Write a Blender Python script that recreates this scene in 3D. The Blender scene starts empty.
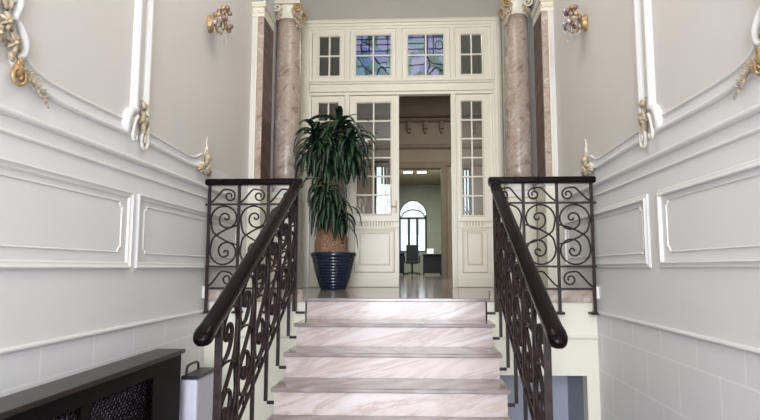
import bpy, math, random
from mathutils import Vector
from mathutils.noise import noise as vnoise
random.seed(7)
S = bpy.context.scene
COL = S.collection
PI = math.pi

# ------------------------------------------------------------------ materials
def _new(name):
    m = bpy.data.materials.new(name); m.use_nodes = True
    nt = m.node_tree; b = nt.nodes['Principled BSDF']
    return m, nt, b

def _coords(nt, scale=(1, 1, 1), rot=(0, 0, 0)):
    tc = nt.nodes.new('ShaderNodeTexCoord'); mp = nt.nodes.new('ShaderNodeMapping')
    mp.inputs['Scale'].default_value = scale; mp.inputs['Rotation'].default_value = rot
    nt.links.new(tc.outputs['Object'], mp.inputs['Vector'])
    return mp.outputs['Vector']

def _ramp(nt, stops):
    r = nt.nodes.new('ShaderNodeValToRGB')
    e = r.color_ramp.elements
    while len(e) < len(stops): e.new(0.5)
    for k, (p, c) in enumerate(stops):
        e[k].position = p; e[k].color = (*c, 1)
    return r

def mat(name, c, rough=.5, metal=0., var=.06, scale=6., bump=0., bscale=40., spec=.5):
    m, nt, b = _new(name)
    b.inputs['Roughness'].default_value = rough; b.inputs['Metallic'].default_value = metal
    b.inputs['Specular IOR Level'].default_value = spec
    v = _coords(nt)
    n = nt.nodes.new('ShaderNodeTexNoise'); n.inputs['Scale'].default_value = scale; n.inputs['Detail'].default_value = 4
    nt.links.new(v, n.inputs['Vector'])
    lo = tuple(max(0, x * (1 - var)) for x in c); hi = tuple(min(1, x * (1 + var)) for x in c)
    r = _ramp(nt, [(.3, lo), (.7, hi)])
    nt.links.new(n.outputs['Fac'], r.inputs['Fac']); nt.links.new(r.outputs['Color'], b.inputs['Base Color'])
    if bump:
        n2 = nt.nodes.new('ShaderNodeTexNoise'); n2.inputs['Scale'].default_value = bscale
        bp = nt.nodes.new('ShaderNodeBump'); bp.inputs['Strength'].default_value = bump; bp.inputs['Distance'].default_value = .01
        nt.links.new(v, n2.inputs['Vector']); nt.links.new(n2.outputs['Fac'], bp.inputs['Height']); nt.links.new(bp.outputs['Normal'], b.inputs['Normal'])
    return m

def marble(name, stops, scale=(1, 1, 1), rot=(0, 0, 0), wscale=2., dist=6., rough=.15, detail=4., fine=.35):
    """veined stone: distorted bands mixed with noise"""
    m, nt, b = _new(name); b.inputs['Roughness'].default_value = rough
    v = _coords(nt, scale, rot)
    w = nt.nodes.new('ShaderNodeTexWave'); w.wave_type = 'BANDS'; w.bands_direction = 'X'
    w.inputs['Scale'].default_value = wscale; w.inputs['Distortion'].default_value = dist
    w.inputs['Detail'].default_value = detail; w.inputs['Detail Scale'].default_value = 1.6
    n = nt.nodes.new('ShaderNodeTexNoise'); n.inputs['Scale'].default_value = 5.; n.inputs['Detail'].default_value = 8
    nt.links.new(v, w.inputs['Vector']); nt.links.new(v, n.inputs['Vector'])
    mx = nt.nodes.new('ShaderNodeMix'); mx.data_type = 'FLOAT'; mx.inputs[0].default_value = fine
    nt.links.new(w.outputs['Fac'], mx.inputs[2]); nt.links.new(n.outputs['Fac'], mx.inputs[3])
    r = _ramp(nt, stops)
    nt.links.new(mx.outputs[0], r.inputs['Fac']); nt.links.new(r.outputs['Color'], b.inputs['Base Color'])
    return m

def wall_material(name, upper, lower, block, joint):
    """painted plaster: upper field, dado, and ashlar blocks with pale joints below the low moulding"""
    m, nt, b = _new(name); b.inputs['Roughness'].default_value = .55
    tc = nt.nodes.new('ShaderNodeTexCoord')
    sp = nt.nodes.new('ShaderNodeSeparateXYZ'); nt.links.new(tc.outputs['Object'], sp.inputs[0])
    cb = nt.nodes.new('ShaderNodeCombineXYZ')
    nt.links.new(sp.outputs['Y'], cb.inputs['X'])
    ad = nt.nodes.new('ShaderNodeMath'); ad.operation = 'ADD'; ad.inputs[1].default_value = 2.845
    nt.links.new(sp.outputs['Z'], ad.inputs[0]); nt.links.new(ad.outputs[0], cb.inputs['Y'])
    br = nt.nodes.new('ShaderNodeTexBrick')
    br.inputs['Color1'].default_value = (*block, 1); br.inputs['Color2'].default_value = (*[x * .97 for x in block], 1)
    br.inputs['Mortar'].default_value = (*joint, 1); br.inputs['Scale'].default_value = 1
    br.inputs['Mortar Size'].default_value = .007; br.inputs['Mortar Smooth'].default_value = .3
    br.inputs['Brick Width'].default_value = .44; br.inputs['Row Height'].default_value = .285
    nt.links.new(cb.outputs[0], br.inputs['Vector'])
    def step(at):
        g = nt.nodes.new('ShaderNodeMath'); g.operation = 'GREATER_THAN'; g.inputs[1].default_value = at
        nt.links.new(sp.outputs['Z'], g.inputs[0]); return g.outputs[0]
    def mix(f, a, c2):
        x = nt.nodes.new('ShaderNodeMix'); x.data_type = 'RGBA'
        nt.links.new(f, x.inputs[0])
        for s, i in ((a, 6), (c2, 7)):
            if isinstance(s, tuple): x.inputs[i].default_value = (*s, 1)
            else: nt.links.new(s, x.inputs[i])
        return x.outputs[2]
    n = nt.nodes.new('ShaderNodeTexNoise'); n.inputs['Scale'].default_value = 2.2; n.inputs['Detail'].default_value = 5
    nt.links.new(tc.outputs['Object'], n.inputs['Vector'])
    low = mix(step(-.105), br.outputs['Color'], lower)
    allc = mix(step(1.13), low, upper)
    hs = nt.nodes.new('ShaderNodeHueSaturation')
    mr = nt.nodes.new('ShaderNodeMapRange'); mr.inputs['To Min'].default_value = .95; mr.inputs['To Max'].default_value = 1.04
    nt.links.new(n.outputs['Fac'], mr.inputs['Value']); nt.links.new(mr.outputs[0], hs.inputs['Value'])
    nt.links.new(allc, hs.inputs['Color']); nt.links.new(hs.outputs['Color'], b.inputs['Base Color'])
    bp = nt.nodes.new('ShaderNodeBump'); bp.inputs['Strength'].default_value = .08; bp.inputs['Distance'].default_value = .01
    nt.links.new(n.outputs['Fac'], bp.inputs['Height']); nt.links.new(bp.outputs['Normal'], b.inputs['Normal'])
    return m

def glass_material(name, tint=(.95, .97, .96), refl=1.):
    m, nt, b = _new(name); nt.nodes.remove(b)
    out = nt.nodes['Material Output']
    t = nt.nodes.new('ShaderNodeBsdfTransparent'); t.inputs[0].default_value = (*tint, 1)
    g = nt.nodes.new('ShaderNodeBsdfGlossy'); g.inputs['Roughness'].default_value = .02
    f = nt.nodes.new('ShaderNodeFresnel'); f.inputs['IOR'].default_value = 1.45
    mu = nt.nodes.new('ShaderNodeMath'); mu.operation = 'MULTIPLY'; mu.inputs[1].default_value = refl
    nt.links.new(f.outputs[0], mu.inputs[0])
    x = nt.nodes.new('ShaderNodeMixShader')
    nt.links.new(mu.outputs[0], x.inputs[0]); nt.links.new(t.outputs[0], x.inputs[1]); nt.links.new(g.outputs[0], x.inputs[2])
    nt.links.new(x.outputs[0], out.inputs['Surface'])
    return m

def stained_material(name, seed):
    m, nt, b = _new(name); b.inputs['Roughness'].default_value = .2
    tc = nt.nodes.new('ShaderNodeTexCoord'); mp = nt.nodes.new('ShaderNodeMapping')
    mp.inputs['Location'].default_value = (seed, 0, seed * .7); mp.inputs['Scale'].default_value = (1, .01, 1)
    nt.links.new(tc.outputs['Object'], mp.inputs['Vector'])
    vo = nt.nodes.new('ShaderNodeTexVoronoi'); vo.inputs['Scale'].default_value = 9; nt.links.new(mp.outputs[0], vo.inputs['Vector'])
    sp = nt.nodes.new('ShaderNodeSeparateColor'); nt.links.new(vo.outputs['Color'], sp.inputs[0])
    r = _ramp(nt, [(0, (.012, .07, .09)), (.26, (.17, .20, .42)), (.44, (.02, .15, .16)), (.6, (.07, .13, .36)), (.75, (.21, .24, .42)), (.9, (.13, .27, .33))])
    r.color_ramp.interpolation = 'CONSTANT'
    nt.links.new(sp.outputs[0], r.inputs['Fac']); nt.links.new(r.outputs['Color'], b.inputs['Base Color'])
    return m

M = {}
M['wall'] = wall_material('painted plaster', (.675, .655, .62), (.745, .74, .74), (.745, .745, .755), (.83, .83, .83))
M['door_wall'] = mat('taupe plaster', (.40, .375, .31), .6, var=.04, scale=2)
M['white'] = mat('white moulding paint', (.70, .69, .675), .4, var=.02, scale=3)
M['dado'] = mat('grey white moulding paint', (.745, .74, .73), .45, var=.02, scale=3)
M['cream'] = mat('cream door paint', (.74, .70, .575), .35, var=.03, scale=4)
M['cream_wall'] = mat('cream wall paint', (.74, .715, .605), .5, var=.03, scale=3)
M['antique'] = mat('gold rubbed groove', (.50, .43, .27), .4, var=.1)
M['recess'] = mat('blue grey paint', (.36, .385, .45), .5, var=.05, scale=3)
M['ceiling'] = mat('ceiling paint', (.66, .64, .59), .6)
def streaked(name, stops, ang, rough, stretch=7., scale=1.1):
    """pale stone with veins running along one slanting direction"""
    m, nt, b = _new(name); b.inputs['Roughness'].default_value = rough
    v = _coords(nt, (1, 1, 1), (0, ang, 0))
    mp = nt.nodes.new('ShaderNodeMapping'); mp.inputs['Scale'].default_value = (1, 3.1, stretch); nt.links.new(v, mp.inputs['Vector'])
    n = nt.nodes.new('ShaderNodeTexNoise'); n.inputs['Scale'].default_value = scale; n.inputs['Detail'].default_value = 7; n.inputs['Roughness'].default_value = .62; n.inputs['Distortion'].default_value = .7
    nt.links.new(mp.outputs[0], n.inputs['Vector'])
    r = _ramp(nt, stops); nt.links.new(n.outputs['Fac'], r.inputs['Fac']); nt.links.new(r.outputs['Color'], b.inputs['Base Color'])
    return m
M['riser'] = streaked('pale veined marble', [(.28, (.67, .62, .625)), (.42, (.60, .53, .515)), (.50, (.46, .365, .325)), (.55, (.59, .51, .49)), (.64, (.50, .41, .37)), (.74, (.69, .65, .66))], .30, .16)
M['tread'] = marble('grey brown polished marble', [(0, (.17, .13, .12)), (.3, (.235, .19, .18)), (.7, (.30, .25, .245)), (1, (.40, .35, .35))], (1, 1, 1), (0, 0, .9), 1.6, 7., .12, fine=.6)
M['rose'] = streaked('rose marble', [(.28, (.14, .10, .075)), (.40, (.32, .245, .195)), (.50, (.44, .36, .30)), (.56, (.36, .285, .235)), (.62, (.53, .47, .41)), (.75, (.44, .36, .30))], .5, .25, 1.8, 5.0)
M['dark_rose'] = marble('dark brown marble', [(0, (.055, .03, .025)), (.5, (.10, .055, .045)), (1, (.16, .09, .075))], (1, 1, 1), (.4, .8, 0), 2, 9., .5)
M['grey_plaster'] = mat('pale grey plaster', (.66, .66, .69), .6, var=.04)
M['iron'] = mat('bronzed wrought iron', (.024, .013, .013), .42, .2, var=.5, scale=30, spec=.3)
M['rail_wood'] = mat('dark mahogany', (.006, .0025, .003), .2, 0, var=.3, scale=14, spec=.12)
M['cover_wood'] = mat('black brown stained wood', (.006, .004, .005), .5, 0, var=.2, scale=12, spec=.1)
M['cover_top'] = mat('dark brown waxed wood', (.022, .017, .015), .32, 0, var=.2, scale=12, spec=.4)
M['wall_upper'] = mat('upper wall plaster', (.66, .64, .60), .55, var=.03)
M['gold'] = mat('old gilding', (.44, .30, .14), .42, .45, var=.35, scale=25)
M['gilt_dull'] = mat('dull gilding', (.50, .41, .29), .5, .15, var=.4, scale=40)
M['silver_white'] = mat('rubbed white stucco', (.70, .66, .60), .4, 0, var=.12, scale=40)
M['crystal'] = mat('clear cut glass', (.52, .49, .52), .08, .35, var=.1)
M['rose_bead'] = mat('rose glass bead', (.27, .17, .165), .12, .2, var=.2)
M['pot'] = mat('blue glazed ceramic', (.007, .018, .036), .14, 0, var=.2, scale=9)
M['leaf'] = mat('dark green leaf', (.014, .040, .017), .34, 0, var=.5, scale=9)
M['leaf_light'] = mat('yellow green leaf', (.032, .072, .02), .38, 0, var=.5, scale=12)
M['cane'] = mat('plant cane bark', (.23, .16, .11), .8, 0, var=.35, scale=30, bump=.4)
M['coir'] = mat('brown coir bark', (.30, .165, .10), .9, 0, var=.5, scale=45, bump=.8, bscale=60)
M['heater_white'] = mat('pale lilac enamel', (.66, .65, .76), .35, var=.03)
M['black_plastic'] = mat('black plastic', (.02, .02, .024), .4, var=.1)
M['office_black'] = mat('dark navy fabric', (.006, .007, .012), .7, var=.2)
M['glass'] = glass_material('window glass')
M['lead'] = mat('lead came', (.02, .022, .04), .5, .3)
M['hall_tan'] = mat('brown grey plaster', (.30, .255, .20), .7, var=.08, scale=1.5)
M['hall_trim'] = mat('brown grey cornice plaster', (.24, .195, .15), .7, var=.08)
M['office_wall'] = mat('pale green plaster', (.38, .40, .32), .7, var=.05)
M['hall_ceiling'] = mat('ceiling tinted by window light', (.38, .47, .50), .7, var=.04)  # blue of the window light is put into the ceiling colour
M['window_dark'] = mat('dark blue window frame', (.03, .04, .07), .4)
M['bark'] = mat('tree bark', (.05, .045, .035), .9, var=.3)
M['paper'] = mat('white paper', (.8, .8, .82), .6, var=.02)
M['ground'] = mat('outdoor paving', (.40, .39, .36), .8)
m, nt, b = _new('lit lamp diffuser'); b.inputs['Base Color'].default_value = (.9, .9, .9, 1)
b.inputs['Emission Color'].default_value = (.95, .97, 1, 1); b.inputs['Emission Strength'].default_value = 3.0
M['lamp'] = m

# ------------------------------------------------------------------ mesh builder
class MB:
    def __init__(s): s.v = []; s.f = []; s.sm = []
    def add(s, vs, fs, smooth=False):
        o = len(s.v); s.v += [tuple(p) for p in vs]
        for f in fs: s.f.append([i + o for i in f]); s.sm.append(smooth)
        return s
    def box(s, x0, x1, y0, y1, z0, z1):
        if x0 > x1: x0, x1 = x1, x0
        vs = [(x, y, z) for x in (x0, x1) for y in (y0, y1) for z in (z0, z1)]
        return s.add(vs, [(0, 1, 3, 2), (4, 6, 7, 5), (0, 4, 5, 1), (2, 3, 7, 6), (0, 2, 6, 4), (1, 5, 7, 3)])
    def tube(s, pts, r, seg=8, caps=True, flat=None, up=(0, 0, 1)):
        """round (or flattened) sweep along pts; r is a number or one radius per point"""
        pts = [Vector(p) for p in pts]; n = len(pts)
        rs = r if isinstance(r, (list, tuple)) else [r] * n
        vs = []; prev = None
        for i, p in enumerate(pts):
            t = (pts[min(i + 1, n - 1)] - pts[max(i - 1, 0)])
            if t.length < 1e-9: t = Vector((0, 0, 1))
            t.normalize()
            if prev is None:
                a = Vector(up)
                if abs(t.dot(a)) > .95: a = Vector((1, 0, 0))
                if abs(t.dot(a)) > .95: a = Vector((0, 1, 0))
            else: a = prev
            a = (a - t * a.dot(t)); a.normalize(); prev = a; bb = t.cross(a)
            for k in range(seg):
                g = 2 * PI * k / seg
                e = flat if flat else 1.
                vs.append(p + a * math.cos(g) * rs[i] + bb * math.sin(g) * rs[i] * e)
        fs = []
        for i in range(n - 1):
            for k in range(seg):
                k2 = (k + 1) % seg
                fs.append((i * seg + k, i * seg + k2, (i + 1) * seg + k2, (i + 1) * seg + k))
        if caps: fs += [tuple(range(seg))[::-1], tuple(range((n - 1) * seg, n * seg))]
        return s.add(vs, fs, True)
    def lathe(s, prof, c, seg=32, caps=True, wob=None):
        vs = []; n = len(prof)
        for (r, z) in prof:
            for k in range(seg):
                g = 2 * PI * k / seg; vs.append((c[0] + r * math.cos(g), c[1] + r * math.sin(g), c[2] + z))
        fs = [(i * seg + k, i * seg + (k + 1) % seg, (i + 1) * seg + (k + 1) % seg, (i + 1) * seg + k) for i in range(n - 1) for k in range(seg)]
        if caps: fs += [tuple(range(seg))[::-1], tuple(range((n - 1) * seg, n * seg))]
        return s.add(vs, fs, True)
    def ball(s, c, r, sx=1, sy=1, sz=1, seg=10, rings=6):
        prof = [(max(r * math.sin(PI * i / rings), 1e-4), -r * math.cos(PI * i / rings)) for i in range(rings + 1)]
        vs = []; 
        for (q, z) in prof:
            for k in range(seg):
                g = 2 * PI * k / seg; vs.append((c[0] + q * math.cos(g) * sx, c[1] + q * math.sin(g) * sy, c[2] + z * sz))
        fs = [(i * seg + k, i * seg + (k + 1) % seg, (i + 1) * seg + (k + 1) % seg, (i + 1) * seg + k) for i in range(rings) for k in range(seg)]
        return s.add(vs, fs, True)
    def sweep(s, pts, prof, N, closed=False, smooth=False):
        """profile (across, out) swept with mitres along a path lying on a plane of normal N"""
        pts = [Vector(p) for p in pts]; N = Vector(N); n = len(pts); m_ = len(prof); vs = []
        for i, p in enumerate(pts):
            a = pts[(i - 1) % n] if (closed or i > 0) else None
            c = pts[(i + 1) % n] if (closed or i < n - 1) else None
            d1 = (p - a).normalized() if a is not None else None
            d2 = (c - p).normalized() if c is not None else None
            if d1 is None: d1 = d2
            if d2 is None: d2 = d1
            n1 = N.cross(d1); n2 = N.cross(d2); q = (n1 + n2)
            q.normalize(); k = 1 / max(.35, q.dot(n1))
            for (u, o) in prof: vs.append(p + q * (u * k) + N * o)
        fs = []
        for i in range(n if closed else n - 1):
            j = (i + 1) % n
            for k in range(m_):
                l = (k + 1) % m_
                fs.append((i * m_ + k, i * m_ + l, j * m_ + l, j * m_ + k))
        if not closed: fs += [tuple(range(m_))[::-1], tuple(range((n - 1) * m_, n * m_))]
        return s.add(vs, fs, smooth)
    def build(s, name, m, parent=None, bevel=0., fix=True):
        me = bpy.data.meshes.new(name); o = bpy.data.objects.new(name, me); COL.objects.link(o)
        off = Vector((0, 0, 0))
        if parent is not None:
            o.parent = parent; off = root_of(parent)
        me.from_pydata([tuple(Vector(p) - off) for p in s.v], [], s.f)
        if fix:
            import bmesh
            bm = bmesh.new(); bm.from_mesh(me); bmesh.ops.recalc_face_normals(bm, faces=bm.faces); bm.to_mesh(me); bm.free()
        me.polygons.foreach_set('use_smooth', s.sm)
        me.materials.append(m); me.update()
        if bevel:
            b = o.modifiers.new('bevel', 'BEVEL'); b.width = bevel; b.segments = 2; b.limit_method = 'ANGLE'
        return o

def root_of(o):
    p = Vector(o.location)
    while o.parent is not None:
        o = o.parent; p += Vector(o.location)
    return p

def thing(name, loc, label, cat, group=None):
    o = bpy.data.objects.new(name, None); COL.objects.link(o); o.location = loc
    o.empty_display_size = .1
    o['label'] = label; o['category'] = cat
    if group: o['group'] = group
    return o
def tag(o, label, cat, group=None):
    o['label'] = label; o['category'] = cat
    if group: o['group'] = group
    return o
def struct(o): o['kind'] = 'structure'; return o
def sroot(name, loc):
    o = bpy.data.objects.new(name, None); COL.objects.link(o); o.location = loc; o['kind'] = 'structure'; return o

def catmull(pts, k=8):
    P = [Vector(p) for p in pts]; P = [P[0] * 2 - P[1]] + P + [P[-1] * 2 - P[-2]]; out = []
    for i in range(1, len(P) - 2):
        for j in range(k):
            t = j / k; a, b, c, d = P[i - 1], P[i], P[i + 1], P[i + 2]
            out.append(.5 * (2 * b + (c - a) * t + (2 * a - 5 * b + 4 * c - d) * t * t + (3 * b - a - 3 * c + d) * t ** 3))
    out.append(P[-2]); return out

# ------------------------------------------------------------------ dimensions (metres, landing floor at z = 0)
XL, XR = -1.787, 1.47
YD = 7.4            # wall holding the doors
YE = 4.69           # edge of the landing
RISE, GO = .175, .33
FLOOR = -7 * RISE
YB = -4.5           # entrance end of the hall
ZC = 4.6
SX0, SX1 = -.955, .595

# ------------------------------------------------------------------ room shell
struct(MB().box(XL - .2, XL, YB, YD + .2, FLOOR - .1, ZC).build('wall_left', M['wall']))
struct(MB().box(XR, XR + .2, YB, YD + .2, FLOOR - .1, ZC).build('wall_right', M['wall']))
struct(MB().box(XL - .2, XR + .2, YB, YE + .03, FLOOR - .1, FLOOR).build('floor', M['tread']))
struct(MB().box(XL - .2, XR + .2, YB, YD + .2, ZC, ZC + .1).build('ceiling', M['ceiling']))
FX0, FX1, FZ = -1.594, 1.148, 3.655
wf = MB().box(XL, FX0, YD, YD + .2, -.1, ZC).box(FX1, XR, YD, YD + .2, -.1, ZC).box(FX0, FX1, YD, YD + .2, FZ, ZC)
struct(wf.build('wall_front', M['door_wall']))
# entrance end, a wide doorway to the daylight
wb = MB().box(XL - .2, XL + .35, YB - .2, YB, FLOOR, ZC).box(XR - .35, XR + .2, YB - .2, YB, FLOOR, ZC).box(XL + .35, XR - .35, YB - .2, YB, 3.4, ZC)
struct(wb.build('wall_back', M['wall']))

# landing
lf = MB().box(XL, XR, YE, YD + .12, -.028, 0)
struct(lf.build('floor_landing', M['tread'], bevel=.004))
cb = MB().box(XL, SX0 - .005, YE - .004, YE + .09, -.03, .07).box(SX1 + .005, XR, YE - .004, YE + .09, -.03, .07)
struct(cb.build('trim_20', M['rose'], bevel=.003))
struct(MB().box(XL, XL + .03, YE - .06, YE - .006, .0, .10).build('trim_23', M['white'], bevel=.004))
struct(MB().box(XR - .03, XR, YE - .06, YE - .006, .0, .10).build('trim_24', M['white'], bevel=.004))
# wall under the landing, left of the stairs and right of the stairs with its recess
struct(MB().box(XL, SX0 + .03, YE + .03, YE + .15, FLOOR, -.03).build('wall_landing_left', M['cream_wall']))
wr = MB().box(SX1 - .03, XR, YE + .03, YE + .15, -.62, -.03).box(1.373, XR, YE + .03, YE + .15, FLOOR, -.62)
struct(wr.build('wall_landing_right', M['cream_wall']))
rc = MB().box(SX1 - .03, 1.5, YE + .65, YE + .7, FLOOR, -.5).box(1.373, 1.42, YE + .15, YE + .66, FLOOR, -.5).box(SX1 - .08, SX1 - .03, YE + .15, YE + .66, FLOOR, -.5).box(SX1 - .05, 1.42, YE + .1501, YE + .66, -.62, -.55).box(SX1 - .05, 1.42, YE + .03, YE + .66, FLOOR - .05, FLOOR + .002)
struct(rc.build('wall_recess', M['recess']))
struct(MB().sweep([(SX1, YE + .03, -.318), (XR, YE + .03, -.318)], [(-.012, 0), (-.012, .012), (.004, .022), (.012, .022), (.012, 0)], (0, -1, 0)).build('trim_21', M['cream_wall']))
struct(MB().sweep([(XL, YE + .03, -.318), (SX0, YE + .03, -.318)], [(-.012, 0), (-.012, .012), (.004, .022), (.012, .022), (.012, 0)], (0, -1, 0)).build('trim_22', M['cream_wall']))

# ------------------------------------------------------------------ staircase
st = thing('marble_staircase', (-.18, 3.7, FLOOR), 'straight flight of pale veined marble steps rising to the landing', 'staircase')
for i in range(7):
    yn = YE - GO * i; z = -RISE * i
    if i:
        MB().box(SX0, SX1, yn, yn + GO + .045, z - .028, z).build('tread', M['tread'], st, bevel=.006)
    o = MB().box(SX0 + .018, SX1 - .018, yn + .03, yn + .05, z - RISE, z - .028).build('riser', M['riser'], st)
fl = MB()
for i in range(1, 7):
    yn = YE - GO * i
    fl.box(SX0 + .03, SX1 - .03, yn + .05, yn + .05 + GO, FLOOR, -RISE * i - .028)
fl.build('stair_flank', M['cream_wall'], st)

# ------------------------------------------------------------------ wall mouldings
def half(w, h): return [(-w / 2, 0), (-w / 2, h * .45), (-w / 4, h * .9), (0, h), (w / 4, h * .9), (w / 2, h * .45), (w / 2, 0)]
def ogee(w, h): return [(-w / 2, 0), (-w / 2, h * .9), (-w * .3, h), (-w * .15, h * .75), (.05 * w, h * .55), (w * .3, h * .5), (w * .42, h * .25), (w / 2, h * .2), (w / 2, 0)]
tn = [0]
def trim(mb, m='white'):
    tn[0] += 1
    return struct(mb.build('trim_%d' % tn[0], M[m]))

def wall_mouldings(x, s, sh, pgap, py2):
    """x wall plane, s outward sign, sh shift of the middle ornament, pgap = split between the dado panels"""
    N = (s, 0, 0)
    L = lambda pts: [(x, y, z) for (y, z) in pts]
    # long horizontal mouldings
    for z, w, h in ((.93, .036, .026), (.84, .020, .014), (-.108, .026, .018)):
        y1 = 4.71 if z < 0 else 5.72
        trim(MB().sweep(L([(YB + .02, z), (y1, z)]), half(w, h), N), 'dado')
    # waving moulding above the dado, in bays
    def wave(cpts, w, h):
        mb = MB()
        mb.sweep(catmull(L(cpts), 6), half(w, h), N)
        return mb
    yc = 4.58 + (.22 if s < 0 else 0)
    ym = 3.44 + sh
    c1 = [(2.31, 1.17), (2.36, 1.13), (2.44, 1.105), (2.54, 1.088), (2.68, 1.075), (2.95, 1.073), (ym - .12, 1.08)]
    c0 = [(2.25 - (y - 2.25), z) for (y, z) in c1]
    c2 = [(ym + .16, 1.078), (yc - .5, 1.066), (yc - .28, 1.064), (yc - .16, 1.08), (yc - .07, 1.118)]
    for c in (c0, c1, c2): trim(wave(c, .032, .022), 'dado')
    u1 = [(2.33, 1.25), (2.40, 1.205), (2.48, 1.17), (2.58, 1.153), (2.75, 1.148), (3.0, 1.15), (ym - .16, 1.156)]
    u0 = [(2.25 - (y - 2.25), z) for (y, z) in u1]
    u2 = [(ym + .16, 1.148), (yc - .5, 1.132), (yc - .3, 1.128), (yc - .18, 1.148), (yc - .09, 1.19)]
    for c in (u0, u1, u2): trim(wave(c, .016, .012), 'dado')
    # tall paired mouldings
    for yy in (ym - .07, ym + .075):
        mb = MB()
        mb.sweep(L([(yy, 1.24), (yy, ZC - .15)]), [(-.036, 0), (-.036, .006), (-.030, .009), (-.024, .024), (-.008, .034), (.008, .034), (.024, .024), (.030, .009), (.036, .006), (.036, 0)], N)
        trim(mb)
    # dado panels
    for (a, b_) in ((.9, pgap[0]), (pgap[1], py2)):
        trim(MB().sweep(L([(a + .018, .268), (b_ - .018, .268), (b_ - .018, .70), (a + .018, .70)]), ogee(.04, .022), N, closed=True), 'dado')
        a2, b2, z0, z1, q = a + .105, b_ - .105, .345, .65, .028
        pts = [(a2 + q, z0), (b2 - q, z0), (b2 - q, z0 + q * .5), (b2 - q * .5, z0 + q), (b2, z0 + q), (b2, z1 - q), (b2 - q * .5, z1 - q), (b2 - q, z1 - q * .5), (b2 - q, z1), (a2 + q, z1), (a2 + q, z1 - q * .5), (a2 + q * .5, z1 - q), (a2, z1 - q), (a2, z0 + q), (a2 + q * .5, z0 + q), (a2 + q, z0 + q * .5)]
        trim(MB().sweep(L(pts), half(.010, .007), N, closed=True), 'dado')
wall_mouldings(XL, 1, 0., (3.405, 3.476), 5.55)
wall_mouldings(XR, -1, .085, (3.455, 3.60), 5.6)

# ------------------------------------------------------------------ gilded stucco ornaments on the walls
def scroll_pts(c, r0, r1, a0, turns, n=40):
    out = []
    for i in range(n + 1):
        t = i / n; a = a0 + turns * 2 * PI * t; r = r0 + (r1 - r0) * t ** .8
        out.append((c[0] + r * math.cos(a), c[1] + r * math.sin(a)))
    return out
def leaf_blade(mb, base, tip, w, N, lift=.02):
    """a small raised acanthus leaf from base to tip lying on a wall"""
    b, t = Vector(base), Vector(tip); N = Vector(N); d = (t - b); side = N.cross(d).normalized()
    n = 6; vs = []
    for i in range(n + 1):
        k = i / n; ww = w * math.sin(PI * (k * .88 + .08)) * .5 * (1 + .25 * math.sin(9 * k)); p = b + d * k
        h = lift * math.sin(PI * k * .9 + .15)
        vs += [p + side * ww + N * .003, p + N * (h + .008), p - side * ww + N * .003, p + N * .0005]
    fs = []
    for i in range(n):
        o = i * 4
        for a in range(4): fs.append((o + a, o + (a + 1) % 4, o + 4 + (a + 1) % 4, o + 4 + a))
    fs += [(0, 1, 2, 3), (n * 4 + 3, n * 4 + 2, n * 4 + 1, n * 4)]
    mb.add(vs, fs, True)
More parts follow.
